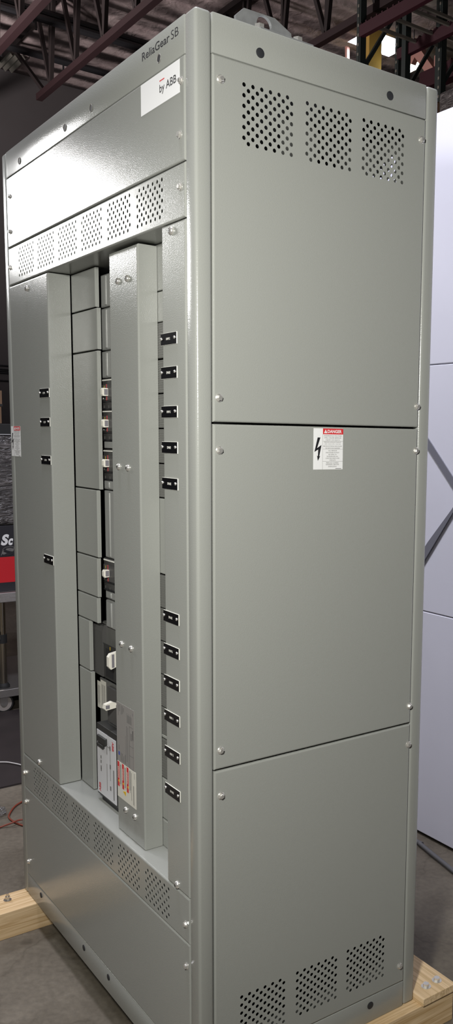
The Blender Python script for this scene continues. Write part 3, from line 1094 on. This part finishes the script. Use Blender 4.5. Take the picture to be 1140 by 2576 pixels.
def sbolt(p, s=1.0, nut=True, tall=0.016):
    bm = NB()
    p = V(p)
    lathe(bm, p, (0, 0, 1), [(0.0, 0.0), (0.0135 * s, 0.0), (0.0135 * s, 0.002 * s), (0.0, 0.002 * s)], 20)
    cyl(bm, p + V((0, 0, .002 * s)), p + V((0, 0, (.002 + tall * .5) * s)), 0.0085 * s, n=6)
    if nut:
        cyl(bm, p + V((0, 0, .002 * s)), p + V((0, 0, (.002 + tall) * s)), 0.005 * s, n=12)
    return bm


for px, py in ((1072, 2482), (1099, 2467)):
    spart('lag_bolt', sbolt(P(px, py, 'z', 0.0205), 1.0, False), 'zinc', skid, 25)
p = P(19, 2264, 'z', 0.0)
spart('anchor_bolt', sbolt(p, 0.9, True, 0.024), 'steel', skid, 25)

# ------------------------------------------------------------------ SETTING
def struct(name, bm, m, label, cat):
    o = obj(name, bm, m)
    return tag(o, label, cat, kind='structure')


XW, YW, RZ = -14.1, 16.0, 7.4
struct('floor', bx(NB(), XW - 0.2, 12, -10, YW + 0.2, FZ - 0.1, FZ), 'concrete', 'grey brown concrete warehouse floor', 'floor')
struct('wall_left', bx(NB(), XW - 0.2, XW, -10, YW, FZ, RZ + 0.2), 'wall', 'dark grey far warehouse wall', 'wall')
struct('wall_back', bx(NB(), XW, 12, YW, YW + 0.2, FZ, RZ + 0.2), 'wall', 'dark back wall behind the pallet racks', 'wall')
# roof deck leaves an opening for the skylight
s0, s1, s2, s3 = -9.66, -9.12, 7.80, 8.62
bm = NB()
bx(bm, XW - 0.2, s0, -10, YW, RZ, RZ + 0.15)
bx(bm, s1, 12, -10, YW, RZ, RZ + 0.15)
bx(bm, s0, s1, -10, s2, RZ, RZ + 0.15)
bx(bm, s0, s1, s3, YW, RZ, RZ + 0.15)
struct('ceiling', bm, 'roof', 'dark roof lined with wrinkled insulation blanket', 'ceiling')
struct('window_1', bx(NB(), s0, s1, s2, s3, RZ + 0.02, RZ + 0.05), 'sky', 'bright blue white skylight in the dark roof', 'skylight')
# corrugated translucent sheet at the eaves, top left
bm = NB()
cA, cB = 4.206, 2.6
nr = 16
for i in range(nr):
    for j in (0, 1):
        pass
vs = []
for i in range(nr * 4 + 1):
    y = cB + (cA - cB) * i / (nr * 4)
    z = RZ - 0.05 + 0.03 * math.cos(i * math.pi / 2)
    vs.append([bm.verts.new((XW + 0.15, y, z)), bm.verts.new((XW + 0.85, y, z))])
for a, b in zip(vs, vs[1:]):
    bm.faces.new((a[0], b[0], b[1], a[1]))
r = bmesh.ops.solidify(bm, geom=bm.faces[:], thickness=0.01)
struct('window_2', bm, 'corr', 'pale corrugated translucent roof sheet at upper left', 'roof sheet')


def line3(bm, a, b, r, n=8):
    return cyl(bm, a, b, r, n=n)


def bar3(bm, a, b, w, h):
    """rectangular bar from a to b"""
    a, b = V(a), V(b)
    d = (b - a).normalized()
    up = V((0, 0, 1)) if abs(d.z) < 0.95 else V((0, 1, 0))
    s = d.cross(up).normalized()
    t = s.cross(d)
    q = []
    for p in (a, b):
        q.append([bm.verts.new(p + s * (w / 2 * i) + t * (h / 2 * j)) for i, j in ((-1, -1), (1, -1), (1, 1), (-1, 1))])
    bm.faces.new(q[0][::-1])
    bm.faces.new(q[1])
    for i in range(4):
        bm.faces.new((q[0][i], q[0][(i + 1) % 4], q[1][(i + 1) % 4], q[1][i]))
    return bm


def truss(y, x_end, x_far, first, pitch, label, wm='webm', zc=6.2):
    t = empty('roof_truss', (x_end, y, zc), label, 'roof truss', 'roof trusses')
    T = Matrix.Translation(-V((x_end, y, zc)))

    def tp(name, bm, m):
        o = obj(name, bm, m, t)
        o.matrix_parent_inverse = T
    zt_ = RZ - 0.10
    tp('bottom_chord', bar3(NB(), (x_end, y, zc), (x_far, y, zc), 0.085, 0.085), 'rust')
    tp('top_chord', bar3(NB(), (x_end - 2.0, y, zt_), (x_far, y, zt_), 0.10, 0.08), 'webm')
    k = 0
    x = first
    while x < x_far - 0.1 and k < 26:
        for dx, wv in ((-pitch * 0.5, 0.05), (pitch * 0.04, 0.045), (pitch * 0.18, 0.05)):
            xt = x + dx
            tp('web_member', bar3(NB(), (x, y, zc), (xt, y, zt_), wv, wv), wm)
        x += pitch
        k += 1
    tp('web_member', bar3(NB(), (x_end + 0.25, y, zc), (x_end - 1.2, y, zt_), 0.05, 0.05), wm)
    return t


truss(3.77, -11.59, -1.0, -11.1, 0.92, 'dark red roof truss ending above the top left of the cabinet')
truss(2.83, -13.0, -1.0, -12.2, 0.92, 'dark red roof truss crossing the extreme top left corner')
truss(5.78, -11.5, -2.0, -10.3, 0.95, 'dark red roof truss behind the lifting plate')
# the truss standing under the skylight
tl = empty('roof_truss', (-9.0, 7.9, 6.2), 'sunlit pinkish roof truss joint below the skylight', 'roof truss', 'roof trusses')
TL = Matrix.Translation(-V((-9.0, 7.9, 6.2)))
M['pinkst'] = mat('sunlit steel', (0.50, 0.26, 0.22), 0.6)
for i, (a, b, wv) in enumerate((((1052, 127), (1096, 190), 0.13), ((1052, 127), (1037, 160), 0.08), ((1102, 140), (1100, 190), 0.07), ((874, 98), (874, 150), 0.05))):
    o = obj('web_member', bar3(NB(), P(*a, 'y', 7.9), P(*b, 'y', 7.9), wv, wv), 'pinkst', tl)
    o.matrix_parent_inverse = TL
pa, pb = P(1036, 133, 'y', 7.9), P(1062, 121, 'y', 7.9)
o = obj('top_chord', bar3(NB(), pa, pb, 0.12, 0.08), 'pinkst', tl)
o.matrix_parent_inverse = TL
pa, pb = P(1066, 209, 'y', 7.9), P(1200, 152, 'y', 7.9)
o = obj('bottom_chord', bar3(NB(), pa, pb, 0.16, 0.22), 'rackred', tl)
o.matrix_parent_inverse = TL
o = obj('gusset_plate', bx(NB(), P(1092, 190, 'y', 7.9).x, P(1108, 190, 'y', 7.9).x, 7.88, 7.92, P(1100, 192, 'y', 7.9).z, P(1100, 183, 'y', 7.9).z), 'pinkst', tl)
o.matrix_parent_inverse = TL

# pipes hung under the roof, running along Y
zp = 6.95
for i, ((px, py), lab, r) in enumerate((((60, 17), 'black sprinkler pipe nearest the top left corner', 0.05), ((70, 36), 'second black sprinkler pipe, just below the first', 0.05), ((60, 128), 'lowest black sprinkler pipe at upper left, near the corrugated sheet', 0.05))):
    p = P(px, py, 'z', zp - 0.12 * (i == 1))
    bm = NB()
    cyl(bm, (p.x, -4, p.z), (p.x, YW - 1, p.z), r, n=10)
    for k in range(12):
        y = 1.6 + 0.9 * k
        cyl(bm, (p.x, y, p.z), (p.x, y, p.z - 0.16), 0.015, n=6)
    tag(obj('sprinkler_pipe', bm, 'pipe'), lab, 'pipe', 'sprinkler pipes')

# conduits on the far wall
for py, lab in ((914, 'topmost thin dark conduit on the far left wall'), (923.5, 'second dark conduit from the top on the far left wall'), (928, 'third dark conduit from the top on the far left wall'), (932.5, 'fourth dark conduit from the top on the far left wall'), (952, 'lowest single dark conduit on the far left wall')):
    p = P(8, py, 'x', XW + 0.03)
    bm = cyl(NB(), (XW + 0.0145, -3, p.z + 0.05), (XW + 0.0145, 9, p.z - 0.10), 0.014, n=8)
    if py == 952:                                   # this one drops to the floor at its near end
        cyl(bm, (XW + 0.0145, -3, p.z + 0.05), (XW + 0.0145, -3, FZ), 0.014, n=8)
    tag(obj('conduit', bm, 'pipe'), lab, 'conduit', 'wall conduits')

# ------------------------------------------------------------------ WHITE PARTITION, right
pw = empty('white_partition', (-0.6, 1.45, FZ), 'tall white panelled partition with crossed grey shadow bands behind the cabinet', 'partition')
TP_ = Matrix.Translation(-V((-0.6, 1.45, FZ)))


def pp(name, bm, m, par=pw):
    o = obj(name, bm, m, par)
    o.matrix_parent_inverse = TP_
    return o


PX0, PX1 = -2.0, 0.55
for z0, z1 in ((FZ + 0.014, 0.8155), (0.8185, 1.7505), (1.7530, 2.645)):
    pp('panel', bx(NB(), PX0, PX1, 1.45, 1.51, z0, z1, 0.003), 'panelw')
for x in (-1.7, -1.15, 0.45):
    pp('foot', bx(NB(), x - 0.05, x + 0.05, 1.43, 1.53, FZ, FZ + 0.014), 'panelw')
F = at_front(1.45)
bm = NB()  # shadow bands across the panel, modelled as thin grey strips
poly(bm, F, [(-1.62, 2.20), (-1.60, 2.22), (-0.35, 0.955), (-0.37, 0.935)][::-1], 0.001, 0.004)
pp('shadow_band', bm, 'shadow_band')
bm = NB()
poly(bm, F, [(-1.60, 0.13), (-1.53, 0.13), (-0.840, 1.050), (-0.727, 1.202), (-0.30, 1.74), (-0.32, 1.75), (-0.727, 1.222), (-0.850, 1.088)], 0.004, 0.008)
pp('shadow_band', bm, 'shadow_band')
# marks at the foot of the panel
pts = [V((-1.35, 1.36, FZ + 0.012))] + [P(x, y, 'z', FZ + 0.012) for x, y in ((1040, 2112), (1056, 2122), (1085, 2146), (1115, 2170), (1150, 2198), (1200, 2232))] + [V((0.1, 1.12, FZ + 0.012)), V((0.7, 1.25, FZ + 0.012))]
tag(obj('cable', tube(NB(), smooth_path(pts), 0.0085), 'cordg', smooth=60), 'dark grey cable on the floor along the white partition', 'cable')

# ------------------------------------------------------------------ PALLET RACKS, upper right
def rack(name, lab, yf, dep, uprights, beams, bars, xo=0.0, back_up=()):
    o0 = V((-6, yf, FZ))
    t = empty(name, o0, lab, 'pallet rack', 'pallet racks')
    T = Matrix.Translation(-o0)

    def rp_(n_, bm, m):
        o = obj(n_, bm, m, t)
        o.matrix_parent_inverse = T
    for x, w, h in uprights:
        bm = bx(NB(), x - w / 2, x + w / 2, yf - 0.04, yf + 0.04, FZ, h)
        bx(bm, x - w * 0.2, x + w * 0.2, yf - 0.045, yf - 0.04, FZ, h, mi=0)
        for k in range(int(h / 0.10)):
            plate(bm, at_front(yf - 0.045), x - 0.012, x + 0.012, 0.06 + k * 0.10, 0.09 + k * 0.10, 0, 0.002, 1)
        rp_('upright', bm, ['rackgreen', 'bar'])
        bm = bx(NB(), x - w / 2, x + w / 2, yf + dep - 0.04, yf + dep + 0.04, FZ, h)
        rp_('upright', bm, 'rackgreen')
        bm = NB()
        z = 2.5
        k = 0
        while z < h - 1.0:
            bar3(bm, (x, yf + (0 if k % 2 else dep), z), (x, yf + (dep if k % 2 else 0), z + 1.0), 0.04, 0.04)
            z += 1.0
            k += 1
        rp_('brace', bm, 'rackgreen')
    for (x0, x1, z) in beams:
        for y in (yf - 0.02, yf + dep + 0.02):
            bm = bx(NB(), x0, x1, y - 0.03, y + 0.03, z - 0.06, z + 0.06)
            for k in range(int((x1 - x0) / 0.09)):
                bx(bm, x0 + k * 0.09, x0 + k * 0.09 + 0.02, y - 0.02, y + 0.02, z + 0.06, z + 0.085)
            rp_('beam', bm, 'rackred')
    for x, z in bars:
        rp_('cross_bar', bar3(NB(), (x, yf, z + 0.03), (x, yf + dep, z + 0.03), 0.03, 0.03), 'bar')
    return t


yf = 5.6
zb = P(986, 41, 'y', yf).z
xb0, xb1 = P(906, 82, 'y', yf).x, P(1066, 0, 'y', yf).x
rack('pallet_rack', 'green and maroon pallet rack beside the yellow column', yf, 0.66,
     ((P(909, 120, 'y', yf).x, 0.070, 7.0), (xb0 + 2.65, 0.085, 7.0)), ((xb0 + .05, xb0 + 2.6, zb), (xb0 + .05, xb0 + 2.6, 3.775)),
     [(P(px, py, 'z', zb).x, zb) for px, py in ((942, 73), (984, 51), (1026, 28), (1046, 18))])
yf2 = 6.55
zb2 = P(1090, 98, 'y', yf2).z
rack('pallet_rack', 'second pallet rack standing behind the first, under the skylight', yf2, 0.66,
     [(P(q_, 120, 'y', yf2).x, 0.062, 7.1) for q_ in (1005, 1113)], ((P(1006, 136, 'y', yf2).x, P(1006, 136, 'y', yf2).x + 3.2, zb2),),
     [(P(px, 105, 'y', yf2).x, zb2) for px in (1070, 1105)])

# yellow building column
p = P(929, 120, 'y', 7.7)
bm = bx(NB(), p.x - 0.24, p.x, 7.7, 7.7 + 0.235, FZ, RZ)
tag(obj('building_column', bm, 'ycol'), 'yellow painted square steel column behind the pallet rack', 'column')

# wrapped goods on the rack
bm = bx(NB(), -5.35, -4.2, 5.66, 6.25, 3.921, 4.96, 0.03)
tag(obj('wrapped_pallet', bm, 'wrap'), 'shrink wrapped pallet load on the rack above the white partition', 'pallet load')
bm = bx(NB(), -5.62, -5.38, 5.64, 6.22, 3.921, 4.90, 0.02)
tag(obj('cardboard_roll', bm, 'card'), 'dark brown carton beside the wrapped pallet load on the rack', 'carton')
o = obj('rack_shelf', bx(NB(), -6.25, -4.0, 5.60, 6.26, 3.862, 3.92), 'rackred')
tag(o, 'maroon rack shelf under the wrapped pallet load', 'shelf')

# lights hung far back
for i, (px, py, lab) in enumerate(((1018, 182, 'left lit fluorescent lamp far back under the roof'), (1040, 171.5, 'right lit fluorescent lamp far back under the roof'))):
    p = P(px, py, 'y', 8.3)
    t = empty('ceiling_light', p, lab, 'lamp', 'far fluorescent lamps')
    o = obj('tube', cyl(NB(), (-0.11, 0, 0), (0.11, 0, 0), 0.035, n=10), 'tube', t)
    o = obj('housing', bx(NB(), -0.13, 0.13, -0.05, 0.05, 0.036, 0.07), 'steel', t)
    o = obj('hanger', cyl(NB(), (0, 0, 0.07), (0, 0, RZ - p.z), 0.008, n=6), 'pipe', t)

# ------------------------------------------------------------------ LEFT BACKGROUND
XC = -3.35
ct = empty('steel_cart', (XC - 0.3, 0.7, FZ), 'stainless steel wheeled cart at the left edge behind the cabinet', 'cart')
TC_ = Matrix.Translation(-V((XC - 0.3, 0.7, FZ)))


def cp(name, bm, m, smooth=None, par=ct):
    o = obj(name, bm, m, par, smooth)
    if par is ct:
        o.matrix_parent_inverse = TC_
    return o


zt = P(15, 1491, 'x', XC).z
zu = P(15, 1516, 'x', XC).z
cp('tabletop', bx(NB(), XC - 0.75, XC, -0.1, 1.5, zu, zt, 0.004), 'steel')
yp = P(14, 1620, 'x', XC).y
zl1, zl0 = P(15, 1735, 'x', XC).z, P(15, 1755, 'x', XC).z
for (x, y) in ((XC - 0.06, yp), (XC - 0.06, 1.35), (XC - 0.68, yp), (XC - 0.68, 1.35)):
    bm = NB()
    cyl(bm, (x, y, zl1), (x, y, zu), 0.021, n=16)
    cp('post', bm, 'chrome', 40)
    bm = NB()
    zc_ = P(15, 1600, 'x', XC).z
    zd_ = P(15, 1622, 'x', XC).z
    cyl(bm, (x, y, zd_), (x, y, zc_), 0.026, n=16)
    lathe(bm, (x, y, zl1), (0, 0, 1), [(0.034, 0), (0.034, 0.012), (0.026, 0.024), (0.021, 0.026)], 16)
    cp('collar', bm, 'rubber', 40)
    wy, wx = y - 0.012, x + 0.02
    bm = NB()
    cyl(bm, (wx - 0.016, wy, FZ + 0.052), (wx + 0.016, wy, FZ + 0.052), 0.052, n=24)
    wl_ = cp('wheel', bm, 'rubber', 40)
    bm = NB()
    for xx in (wx + 0.0162, wx - 0.0172):
        cyl(bm, (xx, wy, FZ + 0.052), (xx + 0.001, wy, FZ + 0.052), 0.043, n=24)
        cyl(bm, (xx - 0.003, wy, FZ + 0.052), (xx + 0.005, wy, FZ + 0.052), 0.018, n=14, mi=1)
    o = obj('hub', bm, ['tyre', 'steel'], wl_)
    bm = bx(NB(), wx - 0.022, wx - 0.018, wy - 0.02, wy + 0.02, FZ + 0.05, zl0)
    bx(bm, wx + 0.018, wx + 0.022, wy - 0.02, wy + 0.02, FZ + 0.05, zl0)
    o = obj('caster_fork', bm, 'steel', ct)
    o.matrix_parent_inverse = TC_
for o_ in [o for o in ct.children if o.name.startswith('wheel')]:
    pass
zs = (zc_ + zd_) / 2
cp('side_rail', bx(NB(), XC - 0.05, XC - 0.03, -0.1, yp - 0.02, zs + 0.004, zs + 0.040), 'steel')
cp('lower_shelf', bx(NB(), XC - 0.75, XC, -0.1, 1.5, zl0, zl1, 0.003), 'steel')

# goods stacked on the cart
def lev(py):
    return P(15, py, 'x', XC - 0.05).z


XG = XC - 0.05
zb0 = zt
bz = [zb0, lev(1466), lev(1394), lev(1322)]
bm = bx(NB(), XG - 0.45, XG, 0.35, 1.05, zb0, lev(1322), 0.002)
bxo = obj('printed_box', bm, 'cardb')
tag(bxo, 'black and red printed carton on the cart, white script at its top', 'carton')
FX = Fr((XG, 0, 0), (0, 1, 0), (0, 0, 1))
bm = NB()
plate(bm, FX, 0.352, 1.048, lev(1465), lev(1401), 0, 0.001)
o = obj('red_band', bm, 'cardr', bxo)
bm = NB()
pS = P(12.5, 1358, 'x', XG)
lettering(bm, FX, 'S', pS.y, pS.z, 0.036, 0.062, 0.0015, 0.05, 0, 0, 0.25)
pC = P(25, 1362, 'x', XG)
lettering(bm, FX, 'c', pC.y + 0.003, pC.z - 0.002, 0.024, 0.038, 0.0015, 0.05, 0, 0, 0.2)
o = obj('script_lettering', bm, 'white', bxo)
bm = NB()
pT = P(20, 1387, 'x', XG)
lettering(bm, FX, 'S', pT.y, pT.z, 0.066, 0.056, 0.0015, 0.09, 0, 0, 0.3)
o = obj('outline_lettering', bm, 'greyink', bxo)
bm = NB()
lettering(bm, FX, 'S', pT.y, pT.z, 0.060, 0.050, 0.0022, 0.0, 0, 0, 0.3)
o = obj('lettering', bm, 'cardb', bxo)
bm = bx(NB(), XG - 0.50, XG + 0.01, 0.30, 1.08, lev(1322) + 0.001, lev(1094), 0.025, 3)
tag(obj('wrapped_bundle', bm, 'wrap'), 'shrink wrapped bundle stacked on the printed carton', 'bundle')
bm = bx(NB(), XG - 0.46, XG, 0.32, 1.0, lev(1094) + 0.001, lev(1066), 0.004)
o = tag(obj('black_case', bm, 'rubber'), 'flat black case lying on the wrapped bundle', 'case')
obj('edge_strip', bx(NB(), XG - 0.46, XG + 0.002, 0.32, 1.0, lev(1094) + 0.001, lev(1092.3)), 'white', o)
yb = P(6.5, 1030, 'x', XG).y
bm = bx(NB(), XG - 0.40, XG - 0.02, 0.25, yb, lev(1066) + 0.001, lev(1024), 0.002)
tag(obj('cardboard_box', bm, 'card'), 'lower brown carton on the black case', 'carton', 'brown cartons')
yb2 = P(8, 1000, 'x', XG).y
bm = bx(NB(), XG - 0.40, XG - 0.02, 0.25, yb2, lev(1024) + 0.001, lev(983), 0.002)
o = tag(obj('cardboard_box', bm, 'card'), 'upper brown carton with black band', 'carton', 'brown cartons')
obj('black_band', bx(NB(), XG - 0.402, XG - 0.018, 0.248, yb2 + 0.001, lev(1022), lev(1016.5)), 'rubber', o)

# floor things at left
m0, m1 = P(0, 1986, 'z', FZ), P(52, 1972, 'z', FZ)
bm = bx(NB(), XC - 0.015, (m0.x + m1.x) / 2, -0.4, 1.6, FZ, FZ + 0.008)  # thin dark slab where the floor turns darker
tag(obj('floor_patch', bm, 'mat'), 'dark flat patch on the floor in front of the cart', 'mat')  # 'mat' here means just the dark flat patch
pts = [V((-2.95, -0.30, FZ + 0.016)), V((-2.80, 0.0, FZ + 0.016))] + [P(x, y, 'z', FZ + 0.016) for x, y in ((-60, 1928), (-25, 1919), (12, 1917), (35, 1920), (60, 1926), (100, 1938))] + [V((-2.1, 0.75, FZ + 0.016)), V((-2.05, 1.15, FZ + 0.012))]
tag(obj('cable', tube(NB(), smooth_path(pts), 0.0030), 'cordw', smooth=60), 'thin white cable lying across the dark patch', 'cable')
pts = [V((-2.3, -0.55, FZ + 0.006)), V((-2.1, -0.25, FZ + 0.006))] + [P(x, y, 'z', FZ + (0.005 if x < 10 else 0.0165)) for x, y in ((-40, 2096), (0, 2081), (30, 2070), (48, 2063), (70, 2058))] + [V((-1.90, 0.36, FZ + 0.0165)), V((-1.93, 0.62, FZ + 0.005))]
pts2 = [V((-2.10, 0.80, FZ + 0.005)), V((-2.11, 0.50, FZ + 0.005))] + [P(x, y, 'z', FZ + 0.005) for x, y in ((75, 2008), (55, 2017), (38, 2028), (27, 2042), (22, 2055), (30, 2064), (45, 2072), (60, 2077), (90, 2084))] + [V((-1.70, 0.34, FZ + 0.005)), V((-1.62, 0.60, FZ + 0.005))]
tag(obj('extension_cord', tube(NB(), smooth_path(pts), 0.0037), 'cordo', smooth=60), 'red orange extension cord running straight beneath the looped one', 'cord', 'orange cords')
tag(obj('extension_cord', tube(NB(), smooth_path(pts2), 0.0037), 'cordo', smooth=60), 'red orange extension cord bent in a loop on the floor', 'cord', 'orange cords')
# crumpled clear film
bm = NB()
c = P(-2, 2040, 'z', FZ + 0.02)
bmesh.ops.create_icosphere(bm, subdivisions=3, radius=0.026, matrix=Matrix.Translation((c.x, c.y, FZ + 0.019)))
for v in bm.verts:
    k = 0.75 + 0.5 * random.random()
    d = v.co - V((c.x, c.y, FZ + 0.019))
    v.co = V((c.x, c.y, FZ + 0.019)) + V((d.x * 1.0 * k, d.y * 1.0 * k, d.z * 0.7 * (0.9 + 0.2 * random.random())))
tag(obj('plastic_film', bm, 'film'), 'crumpled clear plastic film on the floor beside the orange cords', 'plastic film')

# ------------------------------------------------------------------ LIGHT
def lamp(name, kind, loc, energy, col, size=0.1, target=None, **kw):
    d = bpy.data.lights.new(name, kind)
    d.energy = energy
    d.color = col
    if kind == 'AREA':
        d.shape = 'DISK'
        d.size = size
    else:
        d.shadow_soft_size = size
    for k, v in kw.items():
        setattr(d, k, v)
    o = bpy.data.objects.new(name, d)
    o.location = loc
    if target is not None:
        o.rotation_euler = (V(target) - V(loc)).to_track_quat('-Z', 'Y').to_euler()
    COL.objects.link(o)
    return o


lamp('work_light', 'SPOT', (1.26, -1.06, 1.97), 222, (1.0, 0.99, 0.93), 0.09, (0.0, 0.64, 1.22), spot_size=math.radians(116), spot_blend=1.0)
lamp('bay_light', 'AREA', (-3.65, -0.87, 2.73), 38, (1.0, 0.99, 0.98), 0.6, (-0.8, 0, 1.3))
lamp('overhead_fill', 'AREA', (-0.5, -0.1, 5.2), 215, (0.89, 0.89, 1.0), 1.0, (-0.5, -0.1, 0))  # added overhead fill for the white partition; the roof above is closed
lamp('roof_fill', 'AREA', (-9.5, 0.5, 4.4), 340, (1.0, 0.90, 0.88), 0.5, (-9.8, 2.5, 7.4))  # added fill that brightens the roof; no lamp hangs here
lamp('roof_fill', 'AREA', (-4.5, 3.6, 3.0), 30, (1.0, 0.90, 0.90), 0.5, (-6.5, 6.0, 7.4))  # second added fill, lifting the roof over the racks
w = bpy.data.worlds.new('warehouse')
sc.world = w
w.use_nodes = True
w.node_tree.nodes['Background'].inputs['Color'].default_value = (0.85, 0.88, 1.0, 1)
w.node_tree.nodes['Background'].inputs['Strength'].default_value = 0.035

# ------------------------------------------------------------------ CAMERA
cd = bpy.data.cameras.new('camera')
cam = bpy.data.objects.new('camera', cd)
COL.objects.link(cam)
cam.matrix_world = Matrix.Translation(CP) @ CR.to_4x4()
cd.sensor_fit = 'VERTICAL'
cd.sensor_height = 36.0
cd.sensor_width = 36.0
cd.lens = FPX / 2576 * 36.0
cd.shift_x = (570 - CX) / 2576
cd.shift_y = (CY - 1288) / 2576
cd.clip_start = 0.02
cd.clip_end = 200
sc.camera = cam

# put the floor at z = 0
for o in list(bpy.data.objects):
    if o.parent is None:
        o.location.z -= FZ

sc.view_settings.view_transform = 'Standard'
sc.view_settings.look = 'None'
sc.view_settings.gamma = 1.0
sc.view_settings.use_curve_mapping = False
sc.view_settings.exposure = 0.0
